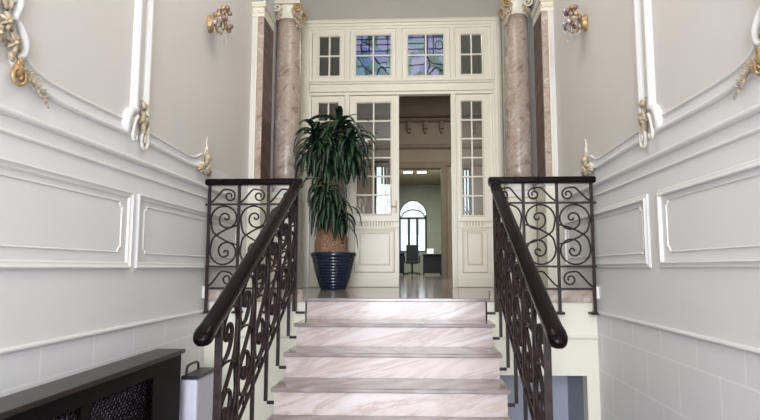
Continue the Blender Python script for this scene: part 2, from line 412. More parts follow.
def ornaments(x, s, sh, yc, side):
    N = (s, 0, 0)
    W = lambda pts, o=.012: [(x + s * o, y, z) for (y, z) in pts]
    # -- middle: below the paired tall mouldings
    ym = 3.44 + sh
    t = thing('stucco_ornament', (x, ym, 1.03), 'white and gilt scroll ornament ending the paired tall mouldings on the %s wall' % side, 'wall ornament')
    mb = MB()
    mb.tube(catmull(W([(ym - .03, 1.27), (ym - .06, 1.24), (ym - .13, 1.21), (ym - .165, 1.15), (ym - .15, 1.10), (ym - .12, 1.085)]), 6), [.012 + .020 * math.sin(PI * min(1, i / 30)) for i in range(31)], 10)
    mb.ball((x + s * .012, ym - .12, 1.165), .05, .5, 1, 1.15)
    mb.build('shell_scroll', M['white'], t)
    mb = MB()
    mb.tube(catmull(W([(ym - .06, 1.20), (ym - .085, 1.17), (ym - .10, 1.12), (ym - .11, 1.075), (ym - .095, 1.045), (ym - .065, 1.05), (ym - .062, 1.075)], .03), 6), [.014 - .005 * i / 36 for i in range(37)], 8)
    mb.build('gilt_scroll', M['silver_white'], t)
    mb = MB()
    for k, (dy, dz, ty, tz, w) in enumerate(((.03, 1.27, .03, 1.12, .05), (.03, 1.24, -.01, 1.17, .03), (.03, 1.24, .075, 1.15, .03), (.03, 1.16, .03, 1.09, .035), (.03, 1.26, .0, 1.33, .024), (.03, 1.26, .06, 1.32, .024))):
        leaf_blade(mb, (x + s * .012, ym + dy, dz), (x + s * .012, ym + ty, tz), w, N, .03)
    mb.ball((x + s * .035, ym + .03, 1.20), .020); mb.ball((x + s * .03, ym + .03, 1.145), .014)
    mb.build('gilt_leaf', M['gilt_dull'], t)
    mb = MB()
    mb.tube(catmull(W([(ym + .045, 1.13), (ym + .02, 1.08), (ym + .035, 1.03), (ym + .075, 1.02), (ym + .10, 1.06), (ym + .10, 1.12), (ym + .085, 1.18)], .02), 6), .012, 8)
    mb.tube(catmull(W([(ym + .07, 1.06), (ym + .062, 1.09), (ym + .068, 1.13)], .02), 6), .012, 8)
    mb.build('loop_scroll', M['silver_white'], t)
    # -- corner: slim spray standing above the handrail
    t = thing('stucco_ornament', (x, yc, .945), 'slim gilt spray standing on the %s wall just above the landing handrail' % side, 'wall ornament')
    mb = MB()
    mb.tube(catmull(W([(yc + .03, 1.36), (yc, 1.31), (yc + .015, 1.26), (yc - .005, 1.20)]), 6), [.004 + .011 * i / 18 for i in range(19)], 8)
    mb.tube(catmull(W([(yc + .09, 1.10), (yc + .10, 1.18), (yc + .04, 1.24), (yc + .03, 1.30)]), 6), [.012 - .007 * i / 18 for i in range(19)], 8)
    mb.build('stem_scroll', M['silver_white'], t)
    mb = MB()
    for (dy, dz, ty, tz, w) in ((0, 1.10, -.01, 1.24, .05), (0, 1.12, .07, 1.20, .05), (-.02, 1.09, -.10, 1.12, .06), (-.06, 1.10, -.17, 1.07, .05), (-.07, 1.09, -.18, 1.045, .04), (-.07, 1.08, -.13, 1.03, .03), (0, 1.10, .06, 1.03, .04), (0, 1.10, -.03, 1.03, .04)):
        leaf_blade(mb, (x + s * .012, yc + dy, dz), (x + s * .012, yc + ty, tz), w, N, .035)
    mb.ball((x + s * .03, yc, 1.17), .028); mb.ball((x + s * .03, yc + .02, 1.10), .022)
    mb.build('gilt_leaf', M['gilt_dull'], t)
    mb = MB()
    mb.tube(W(scroll_pts((yc + .0, 1.072), .042, .012, 1.2, 1.4), .025), [.012] * 41, 8)
    mb.tube(W(scroll_pts((yc + .09, 1.06), .033, .012, 2.2, -1.2), .02), [.012] * 41, 8)
    mb.build('base_scroll', M['silver_white'], t)
    # -- near: large shell with a gilt flower spray
    y0 = 2.25
    t = thing('stucco_ornament', (x, y0, 1.03), 'large white shell ornament with gilt flowers on the %s wall, cut by the picture edge' % side, 'wall ornament')
    mb = MB()
    for q in (1, -1):
        mb.tube(catmull(W([(y0 + q * .02, 1.56), (y0 + q * .05, 1.50), (y0 + q * .075, 1.43), (y0 + q * .06, 1.36), (y0 + q * .09, 1.33), (y0 + q * .125, 1.27), (y0 + q * .12, 1.21), (y0 + q * .085, 1.18)]), 6), [.010 + .012 * abs(math.sin(PI * i / 21)) for i in range(43)], 10)
    mb.tube(catmull(W([(y0 - .05, 1.42), (y0, 1.50), (y0 + .05, 1.42)]), 6), .012, 8)
    mb.build('shell_scroll', M['white'], t)
    mb = MB()
    for (cy_, cz_, R_) in ((.045, 1.235, .048), (.0, 1.31, .045), (-.05, 1.24, .045)):
        for i in range(7):
            a = i * 2 * PI / 7 + cz_ * 9
            leaf_blade(mb, (x + s * .02, y0 + cy_, cz_), (x + s * .015, y0 + cy_ + R_ * math.cos(a), cz_ + R_ * math.sin(a)), .024, N, .016)
        mb.ball((x + s * .034, y0 + cy_, cz_), .011)
    for (by, bz, ty, tz) in ((.0, 1.36, .02, 1.42), (.0, 1.36, -.04, 1.40), (.08, 1.20, .10, 1.15), (.03, 1.19, .05, 1.15)):
        leaf_blade(mb, (x + s * .012, y0 + by, bz), (x + s * .012, y0 + ty, tz), .03, N, .016)
    mb.build('gilt_flower', M['gilt_dull'], t)
    mb = MB()
    mb.ball((x + s * .022, y0 + .085, 1.125), .036, .6, .8, 1.1)
    mb.ball((x + s * .03, y0 + .085, 1.155), .022, .6, 1, 1)
    mb.tube(W(scroll_pts((y0 + .075, 1.095), .05, .018, .6, -1.2), .03), [.009] * 41, 8)
    mb.build('gilt_boss', M['gold'], t)
    for q in (1, -1):
        mb = MB()
        sp = catmull(W([(y0 + q * .10, 1.13), (y0 + q * .16, 1.125), (y0 + q * .21, 1.085), (y0 + q * .27, 1.045)], .018), 5)
        mb.tube(sp, .005, 6)
        for i in range(2, 15, 2):
            p = sp[i]; 
            for k in (1, -1):
                leaf_blade(mb, p, (p.x + s * .006, p.y + q * .032, p.z - .010 + k * .034), .013, N, .008)
        mb.build('gilt_sprig', M['gilt_dull'], t)
ornaments(XL, 1, 0., 4.58, 'left')
ornaments(XR, -1, .085, 4.80, 'right')

# ------------------------------------------------------------------ crystal wall sconces
def sconce(x, s, y, z, side):
    t = thing('crystal_wall_sconce', (x, y, z), 'gilt wall sconce hung with glass beads, high on the %s wall' % side, 'wall lamp')
    mb = MB(); prof = [(.001, 0), (.06, .0), (.062, .012), (.045, .022), (.05, .03), (.03, .045), (.018, .06), (.001, .062)]
    vs = []; seg = 20
    for (r, o) in prof:
        for k in range(seg):
            g = 2 * PI * k / seg; vs.append((x + s * o, y + r * math.cos(g), z + r * 1.25 * math.sin(g)))
    mb.add(vs, [(i * seg + k, i * seg + (k + 1) % seg, (i + 1) * seg + (k + 1) % seg, (i + 1) * seg + k) for i in range(len(prof) - 1) for k in range(seg)], True)
    mb.build('backplate', M['gold'], t)
    cups = [(x + s * .12, y - .07, z + .0), (x + s * .12, y + .07, z + .0)]
    holders = []
    for c in cups:
        arm = MB().tube(catmull([(x + s * .04, y, z - .01), (x + s * .07, (y + c[1]) / 2, z - .06), (x + s * .11, c[1], z - .05), (c[0], c[1], c[2])], 7), .010, 8).build('arm', M['gold'], t)
        cupmb = MB().lathe([(.008, -.015), (.036, -.004), (.048, .012), (.044, .014), (.02, .004), (.014, .02), (.014, .055), (.001, .057)], c, 16, caps=False)
        holders.append(cupmb.build('cup', M['gilt_dull'], arm))
    mb = MB()
    mb.tube(catmull([(x + s * .05, y, z + .02), (x + s * .11, y, z + .09), (x + s * .15, y, z + .12), (x + s * .13, y, z + .15)], 6), .007, 8)
    ca = mb.build('crown_arm', M['gold'], t); holders = [h.parent for h in holders] + [ca]
    rnd = random.Random(5)
    for c, hold in zip(cups + [(x + s * .13, y, z + .10)], holders):
        for k in range(7):
            a = 2 * PI * k / 7 + .3; r = .045
            px, py = c[0] + r * math.cos(a), c[1] + r * math.sin(a)
            MB().ball((px, py, c[2] + rnd.uniform(-.012, .035)), .023, seg=10, rings=6).build('bead', M[('rose_bead', 'gold', 'rose_bead', 'crystal')[k % 4]], hold)
            zz = c[2] - .05 - rnd.uniform(0, .07)
            d = MB(); vs = [(px, py, zz + .03)] + [(px + .008 * math.cos(g), py + .008 * math.sin(g), zz - .004) for g in (0, 1.05, 2.09, 3.14, 4.19, 5.24)] + [(px, py, zz - .022)]
            d.add(vs, [(0, 1 + i, 1 + (i + 1) % 6) for i in range(6)] + [(7, 1 + (i + 1) % 6, 1 + i) for i in range(6)]); d.build('crystal_drop', M['crystal'], hold)
    mb = MB()
    for c in cups + [(x + s * .13, y, z + .10)]:
        for i in range(6):
            p = Vector((x + s * .05, y, z + .01)).lerp(Vector(c), i / 6); mb.ball((p.x, p.y, p.z - .03 * math.sin(PI * i / 6) + .02), .009, seg=8, rings=5)
    mb.build('bead_chain', M['crystal'], t)
sconce(XL, 1, 4.58, 2.35, 'left')
sconce(XR, -1, 4.72, 2.36, 'right')

# ------------------------------------------------------------------ columns and pilasters beside the doors
def column(cx, side, q):
    cy = 6.8; R = .163
    t = thing('marble_column', (cx, cy, 0), 'round rose marble column with gilt capital %s' % side, 'column')
    w = .172
    mb = MB().box(cx - w + .012, cx + w - .012, cy - w, cy + w, 0, 1.08)
    ped = mb.build('pedestal', M['cream_wall'], t, bevel=.004)
    mb = MB().box(cx - w, cx + w, cy - w - .015, cy + w + .015, 1.081, 1.115).box(cx - w, cx + w, cy - w - .012, cy + w + .012, .001, .10)
    mb.build('pedestal_moulding', M['cream_wall'], ped, bevel=.006)
    mb = MB().box(cx - w + .002, cx + w - .002, cy - w, cy + w, 1.116, 1.16)
    mb.lathe([(.17, 1.161), (.171, 1.18), (.168, 1.20), (.158, 1.208), (.158, 1.216), (.167, 1.225), (.167, 1.24), (.16, 1.25)], (cx, cy, 0), 32)
    mb.build('base', M['white'], t)
    prof = [(R * (1 - .10 * (max(0, k / 12 - .25) / .75) ** 1.6), 1.251 + (3.36 - 1.251) * k / 12) for k in range(13)]
    MB().lathe(prof, (cx, cy, 0), 40).build('shaft', M['rose'], t)
    mb = MB().lathe([(.150, 3.361), (.158, 3.368), (.150, 3.38), (.150, 3.47), (.168, 3.50), (.172, 3.525), (.15, 3.54)], (cx, cy, 0), 32)
    mb.box(cx - .165, cx + .165, cy - .175, cy + .175, 3.541, 3.58).box(cx - .172, cx + .172, cy - .182, cy + .182, 3.581, 3.605)
    cap = mb.build('capital', M['cream'], t)
    for sx in (-1, 1):
        mb = MB()
        for sy in (-1, 1):
            c = (cx + sx * .125, cy + sy * .155)
            pts = []
            for i in range(34):
                tt = i / 33; a = PI / 2 + sx * -1 * 1.6 * 2 * PI * tt; r = .052 * (1 - tt) + .008
                pts.append((c[0] + r * math.cos(a), c[1], 3.50 + r * math.sin(a)))
            mb.tube(pts, [.015 - .006 * i / 33 for i in range(34)], 8)
        mb.build('volute', M['gold' if sx == q else 'cream'], cap)
    for sx in (-1, 1):
        mb = MB(); rn = random.Random(3)
        ln = .24 if sx == q else .15
        for i in range(22 if sx == q else 14):
            z = 3.50 - ln * (i / 22) * (1 if sx == q else 1.4)
            a = -PI / 2 + sx * (.85 + rn.uniform(-.35, .25))
            px, py = cx + .158 * math.cos(a), cy + .158 * math.sin(a)
            mb.ball((px, py, z), rn.uniform(.015, .026), seg=8, rings=5)
            nx, ny = math.cos(a), math.sin(a)
            leaf_blade(mb, (px, py, z), (px + nx * .02 + rn.uniform(-.04, .04), py + ny * .02, z - .05), .03, (nx, ny, 0), .014)
        mb.build('gilt_garland', M['gilt_dull'], cap)
column(-1.612, 'standing behind the plant, left of the doors', 1)
column(1.247, 'standing right of the doors', -1)

def pilaster(x, s, side):
    y0, y1 = 5.8, 6.2; xi = x + s * .132
    t = thing('marble_pilaster', (x, (y0 + y1) / 2, 0), 'flat pilaster of rose and dark brown marble against the %s wall' % side, 'pilaster')
    a = x + s * .002
    MB().box(a, x + s * .142, y0 - .012, y1 + .012, 0, 1.10).build('pedestal', M['cream_wall'], t, bevel=.004)
    MB().box(a, x + s * .15, y0 - .02, y1 + .02, 1.101, 1.16).build('base', M['white'], t, bevel=.008)
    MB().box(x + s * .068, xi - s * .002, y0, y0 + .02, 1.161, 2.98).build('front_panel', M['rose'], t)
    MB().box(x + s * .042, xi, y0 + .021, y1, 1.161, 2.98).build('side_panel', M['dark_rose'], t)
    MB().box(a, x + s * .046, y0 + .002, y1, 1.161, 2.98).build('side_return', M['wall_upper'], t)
    MB().box(x + s * .047, x + s * .066, y0 - .012, y0 + .02, 1.161, 2.98).build('edge_strip', M['cream'], t, bevel=.004)
    mb = MB().box(a, x + s * .137, y0 - .008, y1 + .005, 2.981, 3.0).box(a, x + s * .134, y0 - .004, y1, 3.001, 3.09)
    mb.box(a, x + s * .15, y0 - .02, y1 + .01, 3.091, 3.115).box(a, x + s * .155, y0 - .03, y1 + .015, 3.116, 3.14)
    for xx in (.045, .105):
        mb.tube([(x + s * xx + .028 * math.cos(a_ := .45 * i) * (1 - i / 34), y0 - .01, 3.045 + .028 * math.sin(a_) * (1 - i / 34)) for i in range(30)], .008, 6)
    mb.build('capital', M['cream'], t)
pilaster(XL, 1, 'left'); pilaster(XR, -1, 'right')
# architrave carried over the pilasters
for x, s in ((XL, 1), (XR, -1)):
    trim(MB().box(x, x + s * .14, 5.76, YD, 3.62, 3.72).box(x, x + s * .12, 5.8, YD, 3.72, ZC), 'door_wall')
# pale back wall strips between pilaster and column
struct(MB().box(XL, XL + .02, 6.21, YD - .001, 1.0, 3.6).box(XL + .02, XL + .19, YD - .02, YD - .001, 0, 3.6).build('trim_30', M['grey_plaster']))
struct(MB().box(XR - .02, XR, 6.21, YD - .001, 1.0, 3.6).box(XR - .3, XR - .02, YD - .02, YD - .001, 0, 3.6).build('trim_31', M['grey_plaster']))

# ------------------------------------------------------------------ door wall joinery
IX0, IX1, IZ = -1.431, 1.011, 3.54
arch = MB()
pr = [(0, -.14), (0, .035), (.03, .05), (.055, .05), (.06, .032), (.095, .03), (.10, .018), (.13, .016), (.135, .004), (.163, 0), (.163, -.14)]
arch.sweep([(FX0, YD, 0), (FX0, YD, FZ - .0), (FX1, YD, FZ), (FX1, YD, 0)], [(-u, o) for (u, o) in pr][::-1], (0, -1, 0))
# flip check: across must run inwards
struct(arch.build('trim_40', M['cream']))
ya, yb = YD - .012, YD + .07     # face and back of mullions
mu = MB()
for (a, b_) in ((-.976, -.907), (.463, .531)): 
    mu.box(a, b_, ya, yb, 0, IZ)
    mu.box(a + .022, b_ - .022, ya - .01, ya, .0, IZ)
mu.box(-.274, -.192, ya, yb, 2.80, IZ); mu.box(-.25, -.216, ya - .01, ya, 2.80, IZ)
struct(mu.build('trim_41', M['cream'], bevel=.003))
tb = MB()
for (z0, z1, o) in ((2.587, 2.63, .0), (2.63, 2.66, .02), (2.66, 2.735, .012), (2.735, 2.76, .03), (2.76, 2.785, .045), (2.785, 2.803, .02)):
    tb.box(IX0 - .02, IX1 + .02, ya - .011 - o, yb, z0 + .0004, z1)
struct(tb.build('trim_42', M['cream'], bevel=.004))

def casement(root, x0, x1, z0, z1, gx0, gx1, gz0, gz1, cols, rows, pane='glass', leads=None):
    """sash with stiles, rails and glazing bars, and one glass pane part"""
    y0, y1 = YD + .002, YD + .045
    fr = MB().box(x0, gx0, y0, y1, z0, z1).box(gx1, x1, y0, y1, z0, z1).box(gx0, gx1, y0, y1, z0, gz0).box(gx0, gx1, y0, y1, gz1, z1)
    fr.sweep([(gx0, y0, gz0), (gx1, y0, gz0), (gx1, y0, gz1), (gx0, y0, gz1)], [(-.022, 0), (-.022, .008), (-.012, .012), (-.004, .006), (-.002, -.03), (-.022, -.03)] , (0, -1, 0), closed=True)
    fr.build('sash_frame', M['cream'], root)
    gb = MB()
    for i in range(1, cols): xx = gx0 + (gx1 - gx0) * i / cols; gb.box(xx - .009, xx + .009, y0 + .002, y1 - .004, gz0, gz1)
    for j in range(1, rows): zz = gz0 + (gz1 - gz0) * j / rows; gb.box(gx0, gx1, y0 + .004, y1 - .006, zz - .009, zz + .009)
    gb.build('glazing_bars', M['cream'], root)
    p = MB().box(gx0 - .004, gx1 + .004, y0 + .02, y0 + .024, gz0 - .004, gz1 + .004).build('pane', M[pane] if isinstance(pane, str) else pane, root)
    if leads:
        ld = MB(); yy = y0 + .018
        for line in leads:
            ld.tube([(gx0 + u * (gx1 - gx0), yy, gz0 + v * (gz1 - gz0)) for (u, v) in line], .0065, 6)
        ld.build('leading', M['lead'], p)
    return p

w1 = sroot('window_1', (-1.19, YD, 2.81)); casement(w1, -1.425, -.98, 2.81, 3.535, -1.333, -1.051, 2.873, 3.43, 2, 2)
w4 = sroot('window_4', (.75, YD, 2.81)); casement(w4, .535, 1.005, 2.81, 3.535, .612, .893, 2.868, 3.425, 2, 2)
arc = lambda c, r, a0, a1, n=10: [(c[0] + r * math.cos(a0 + (a1 - a0) * i / n), c[1] + r * math.sin(a0 + (a1 - a0) * i / n)) for i in range(n + 1)]
leadsL = [[(.0, .78), (1, .78)], [(0, .62), (1, .62)], [(.16, .5), (.16, 1)], [(.38, .5), (.38, 1)], [(.92, .52), (.92, 1)], [(0, .92), (1, .92)], [(.5, .5), (.72, .25), (.95, .02)], [(.5, .5), (.62, .30), (.9, .34)],
          arc((.25, .72), .13, 0, 2 * PI), [(.05, .48), (.2, .25), (.48, .05)], [(.6, .02), (.7, .2), (.98, .2)], arc((.75, .1), .12, 0, PI)]
leadsR = [[(0, .95), (1, .95)], [(0, .66), (1, .66)], [(.48, .5), (.48, 1)], [(.56, .5), (.56, 1)], [(.72, .5), (.72, 1)], [(0, .8), (.45, .8)], arc((.88, .75), .11, 0, 2 * PI), [(.55, .5), (.62, .25), (.5, .02)], [(.5, .48), (.7, .3), (.98, .26)],
          [(.02, .25), (.45, .28)], [(.6, .05), (.8, .2), (1, .1)], arc((.8, .08), .12, 0, PI)]
w2 = sroot('window_2', (-.58, YD, 2.81)); casement(w2, -.903, -.278, 2.81, 3.535, -.821, -.349, 2.868, 3.433, 2, 2, stained_material('blue teal stained glass', 1.3), leadsL)
w3 = sroot('window_3', (.14, YD, 2.81)); casement(w3, -.188, .459, 2.81, 3.535, -.109, .372, 2.86, 3.43, 2, 2, stained_material('lavender blue stained glass', 4.1), leadsR)

def lower_panel(root, x0, x1, px0, px1):
    """solid lower half of a leaf: fluted band, framed raised panel, plinth"""
    y0 = YD + .002
    mb = MB()
    mb.sweep([(px0, y0, .215), (px1, y0, .215), (px1, y0, .735), (px0, y0, .735)], [(.0, 0), (.0, .016), (-.014, .018), (-.026, .006), (-.026, 0)], (0, -1, 0), closed=True)
    mb.build('panel_moulding', M['cream'], root)
    a, b_ = px0 + .05, px1 - .05
    mb = MB().box(a, b_, y0 - .008, y0 + .004, .30, .70)
    mb.build('raised_panel', M['cream'], root, bevel=.005)
    mb = MB().sweep([(a, y0 - .002, .295), (b_, y0 - .002, .295), (b_, y0 - .002, .705), (a, y0 - .002, .705)], [(-.009, 0), (-.009, .003), (.0, .003), (.0, 0)], (0, -1, 0), closed=True)
    mb.build('gilt_line', M['antique'], root)
    MB().box(px0, px1, y0 - .003, y0, .801, .864).build('band_ground', M['antique'], root)
    mb = MB().box(x0, x1, y0 - .02, y0, .782, .80).box(x0, x1, y0 - .028, y0, .865, .888)
    n = max(6, int((px1 - px0) / .036))
    for i in range(n):
        xx = px0 + (px1 - px0) * (i + .5) / n
        mb.box(xx - .010, xx + .010, y0 - .016, y0, .80, .865)
    mb.build('fluted_band', M['cream'], root)
    MB().box(x0, x1, y0 - .012, y0, .004, .13).build('kick_board', M['cream'], root, bevel=.004)

d1 = sroot('door_1', (-.57, YD, .003))
casement(d1, -.903, -.235, .004, 2.583, -.808, -.349, .969, 2.483, 2, 6)
lower_panel(d1, -.90, -.238, -.80, -.315)
hd = MB().box(-.285, -.262, YD - .006, YD + .002, .98, 1.14); hd.tube([(-.274, YD - .006, 1.06), (-.274, YD - .05, 1.06), (-.34, YD - .055, 1.06)], .008, 8)
hd.build('door_handle', M['antique'], d1)
w5 = sroot('window_5', (-1.2, YD, 0)); casement(w5, -1.425, -.98, .004, 2.583, -1.333, -1.063, .955, 2.49, 2, 6)
lower_panel(w5, -1.42, -.985, -1.34, -1.05)
w6 = sroot('window_6', (.77, YD, 0)); casement(w6, .535, 1.005, .004, 2.583, .606, .881, .945, 2.49, 2, 6)
lower_panel(w6, .54, 1.0, .62, .90)

# ------------------------------------------------------------------ wrought iron railings
def c_scroll(w, v0, v1):
    """two facing C scrolls with crossing tails, in a bay of width w between heights v0 and v1"""
    h = (v1 - v0); R = min(w * .47, h * .27); out = []
    for flip in (0, 1):
        c = (w * .50, v1 - R - .004)
        pts = [(0.0, v0 + h * .34), (w * .28, v0 + h * .38), (w * .62, v0 + h * .46), (w * .88, v0 + h * .56)]
        n = 56
        for i in range(n + 1):
            t = i / n; a = -.15 + t * 2 * PI * 2.0; r = R * (1 - .04 * t * 4 if t < .25 else .96 - .56 * (.5 - .5 * math.cos(PI * (t - .25) / .3)) if t < .55 else .40 - .30 * (t - .55) / .45)
            pts.append((c[0] + r * math.cos(a) + (w * -.10) * t, c[1] + r * math.sin(a) + R * .12 * t))
        k = 4
        q = catmull([(p[0], p[1], 0) for p in pts[:6]], 5)
        res = [(p.x, p.y) for p in q] + pts[6:]
        if flip: res = [(u, v0 + v1 - v) for (u, v) in res]
        out.append(res)
    return out
def s_scroll(w, v0, v1):
    """spiral with a tail sweeping down to the next post"""
    h = v1 - v0; c = (w * .30, v0 + h * .42); R = h * .36; pts = []
    n = 30
    for i in range(n + 1):
        t = i / n; a = PI * .5 + (1 - t) * 2 * PI * 1.35; r = R * (.25 + .75 * t)
        pts.append((c[0] + r * math.cos(a), c[1] + r * math.sin(a)))
    # the spiral arrives at its top moving towards -u when a falls; mirror so that it leaves towards +u
    tail = [(w * .52, v0 + h * .80), (w * .70, v0 + h * .52), (w * .86, v0 + h * .22), (w, v0 + h * .04)]
    q = catmull([(*pts[-2], 0), (*pts[-1], 0)] + [(*p, 0) for p in tail], 5)
    return pts[:-2] + [(p.x, p.y) for p in q]

def railing(s, xc, xwall, label, lposts):
    """s=-1 left of the stairs, +1 right; xc = line of the sloping side"""
    t = thing('wrought_iron_railing', (xc, YE - .05, 0), label, 'stair railing')
    y0 = YE - .05
    SL = .514
    # ---- landing side
    ya_ = y0
    P = lambda x, v: (x, ya_, v)
    for i, px in enumerate(lposts):
        po = MB().box(px - .011, px + .011, ya_ - .011, ya_ + .011, -.105, .945).build('post', M['iron'], t)
        MB().box(px - .035, px + .035, ya_ - .014, YE + .029, -.125, -.1055).build('foot_plate', M['iron'], po)
    xa, xb = lposts[0], xc
    for v in (.785, .262, .082):
        MB().box(min(xwall, xb), max(xwall, xb), ya_ - .009, ya_ + .009, v - .008, v + .008).build('bar', M['iron'], t)
    px = list(lposts) + [xc]
    for a, b_ in zip(px[:-1], px[1:]):
        lo = a + s * -.012; hi = b_ + s * .012     # a nearer the wall
        w = abs(lo - hi)
        # u runs from the stairs towards the wall
        f = lambda u: hi + s * u
        for sc in c_scroll(w, .275, .775):
            MB().tube([P(f(u), v) for (u, v) in sc], .011, 6, flat=.68, up=(0, 1, 0)).build('scroll', M['iron'], t)
        for (v0, v1) in ((.795, .94), (.092, .252)):
            MB().tube([P(f(u), v) for (u, v) in s_scroll(w, v0, v1)], .0105, 6, flat=.68, up=(0, 1, 0)).build('scroll', M['iron'], t)
    MB().box(xwall - s * .002, xc - s * .05, ya_ - .042, ya_ + .042, .945, 1.0).build('landing_handrail', M['rail_wood'], t, bevel=.012)
    # ---- sloping side
    ys = [4.64, 4.432, 4.11, 3.80, 3.49, 3.18, 2.87]
    Z = lambda y, v: v - SL * (YE - .02 - y)
    for i, y in enumerate(ys):
        last = i == len(ys) - 1; r = .016 if (last or i == 0) else .011
        zb = -.105 - RISE * i
        xin = xc - s * .03
        mb = MB().box(xc - r, xc + r, y - r, y + r, zb, Z(y, .93))
        po = mb.build('post', M['iron'], t)
        MB().box(xc + s * -.0115, (SX1 if s > 0 else SX0) - s * .029, y - .011, y + .011, zb - .02, zb - .0005).build('foot', M['iron'], po)
    def slanted(v, hh, ww, name, m):
        mb = MB(); a, b_ = ys[0], ys[-1]
        vs = [(xc + sx * ww, y, Z(y, v) + sz * hh) for y in (a, b_) for sx in (-1, 1) for sz in (-1, 1)]
        mb.add(vs, [(0, 1, 3, 2), (4, 6, 7, 5), (0, 4, 5, 1), (2, 3, 7, 6), (0, 2, 6, 4), (1, 5, 7, 3)]); mb.build(name, m, t)
    slanted(.215, .008, .009, 'bar', M['iron']); slanted(.135, .008, .009, 'bar', M['iron']); slanted(.895, .006, .016, 'bar', M['iron'])
    for a, b_ in zip(ys[:-1], ys[1:]):
        w = a - b_ - .022
        g = lambda u, v: (xc, b_ + .011 + u, Z(b_ + .011 + u, v))
        for sc in c_scroll(w, .225, .88):
            MB().tube([g(u, v) for (u, v) in sc], .0125, 8, flat=.6, up=(1, 0, 0)).build('scroll', M['iron'], t)
        ring = [g(w * .5 + .033 * math.cos(k), .175 + .033 * math.sin(k)) for k in [2 * PI * i / 14 for i in range(15)]]
        MB().tube(ring, .007, 6, caps=False).build('ring', M['iron'], t)
    # handrail: rounded section, bullnosed drooping end
    path = [(xc, YE + .03, .965), (xc, YE - .03, .965), (xc, YE - .09, .945)]
    yy = YE - .15
    while yy > 2.76: path.append((xc, yy, Z(yy, .955))); yy -= .15
    path += [(xc, 2.72, Z(2.72, .960)), (xc, 2.68, Z(2.68, .962)), (xc, 2.65, Z(2.65, .960)), (xc, 2.63, Z(2.63, .955)), (xc, 2.62, Z(2.62, .947))]
    sec = []
    for k in range(20):
        g = 2 * PI * k / 20; cx_, cz_ = math.cos(g), math.sin(g)
        sec.append((.043 * math.copysign(abs(cx_) ** .62, cx_), .036 * math.copysign(abs(cz_) ** .7, cz_)))
    mb = MB(); vs = []; n = len(path)
    for i, p in enumerate(path):
        q = Vector(path[min(i + 1, n - 1)]) - Vector(path[max(i - 1, 0)]); q.normalize()
        side = Vector((1, 0, 0)); up = side.cross(q); up = up if up.z > 0 else -up
        k = {n - 1: .45, n - 2: .85, n - 3: 1.05, n - 4: 1.08}.get(i, 1.)
        for (u, o) in sec: vs.append(Vector(p) + side * u * k + up * o * k)
    fs = [(i * 20 + k, i * 20 + (k + 1) % 20, (i + 1) * 20 + (k + 1) % 20, (i + 1) * 20 + k) for i in range(n - 1) for k in range(20)]
    fs += [tuple(range(20))[::-1], tuple(range((n - 1) * 20, n * 20))]
    mb.add(vs, fs, True); mb.build('handrail', M['rail_wood'], t)
    return t
railing(-1, -1.012, XL, 'dark wrought iron railing with wooden handrail left of the marble stairs', [-1.755, -1.50, -1.25])
railing(1, .645, XR, 'dark wrought iron railing with wooden handrail right of the marble stairs', [1.435, 1.155, .88])

# ------------------------------------------------------------------ potted plant
PX, PY = -.985, 6.62
pl = thing('potted_dracaena', (PX, PY, 0), 'tall leafy green plant in a blue ribbed pot beside the glazed doors', 'potted plant')
prof = [(.145, 0), (.15, .005)]
for i in range(90):
    t_ = i / 89; r = .15 + .108 * (t_ ** .75); prof.append((r + .0026 * math.sin(t_ * 2 * PI * 11), .01 + .37 * t_))
prof += [(.268, .385), (.272, .40), (.270, .425), (.262, .432), (.250, .428), (.245, .36), (.001, .36)]
MB().lathe(prof, (PX, PY, .0), 40, caps=False).add([(PX + .145 * math.cos(2 * PI * k / 20), PY + .145 * math.sin(2 * PI * k / 20), .001) for k in range(20)], [tuple(range(20))]).build('pot', M['pot'], pl, fix=False)
mb = MB(); prof = []
for i in range(14): t_ = i / 13; prof.append((.185 * (1 - t_ ** 8 * .5) , .37 + .37 * t_))
vs = []
for (r, z) in prof:
    for k in range(28):
        g = 2 * PI * k / 28; rr = r * (1 + .16 * vnoise((g * 3, z * 9, 1.7)) + .05 * math.sin(g * 9)); vs.append((PX - .03 + rr * math.cos(g), PY + rr * math.sin(g) * .9, z + .02 * vnoise((g * 2, z * 5, 4))))
mb.add(vs, [(i * 28 + k, i * 28 + (k + 1) % 28, (i + 1) * 28 + (k + 1) % 28, (i + 1) * 28 + k) for i in range(13) for k in range(28)] + [tuple(range(13 * 28, 14 * 28))], True)
mb.build('coir_base', M['coir'], pl)
for (dx, dy, tx, ty, h, r) in ((.05, .02, .07, .02, 1.95, .035), (-.06, -.03, -.14, -.05, 1.62, .026), (-.02, .06, .02, .08, 1.5, .024), (.0, -.08, -.08, -.12, 1.12, .022)):
    pts = catmull([(PX + dx, PY + dy, .6), (PX + (dx + tx) / 2 + .012, PY + (dy + ty) / 2, .6 + (h - .6) * .5), (PX + tx, PY + ty, h)], 8)
    MB().tube(pts, [r * (1 + .06 * math.sin(i * 2.1)) for i in range(len(pts))], 10).build('cane', M['cane'], pl)
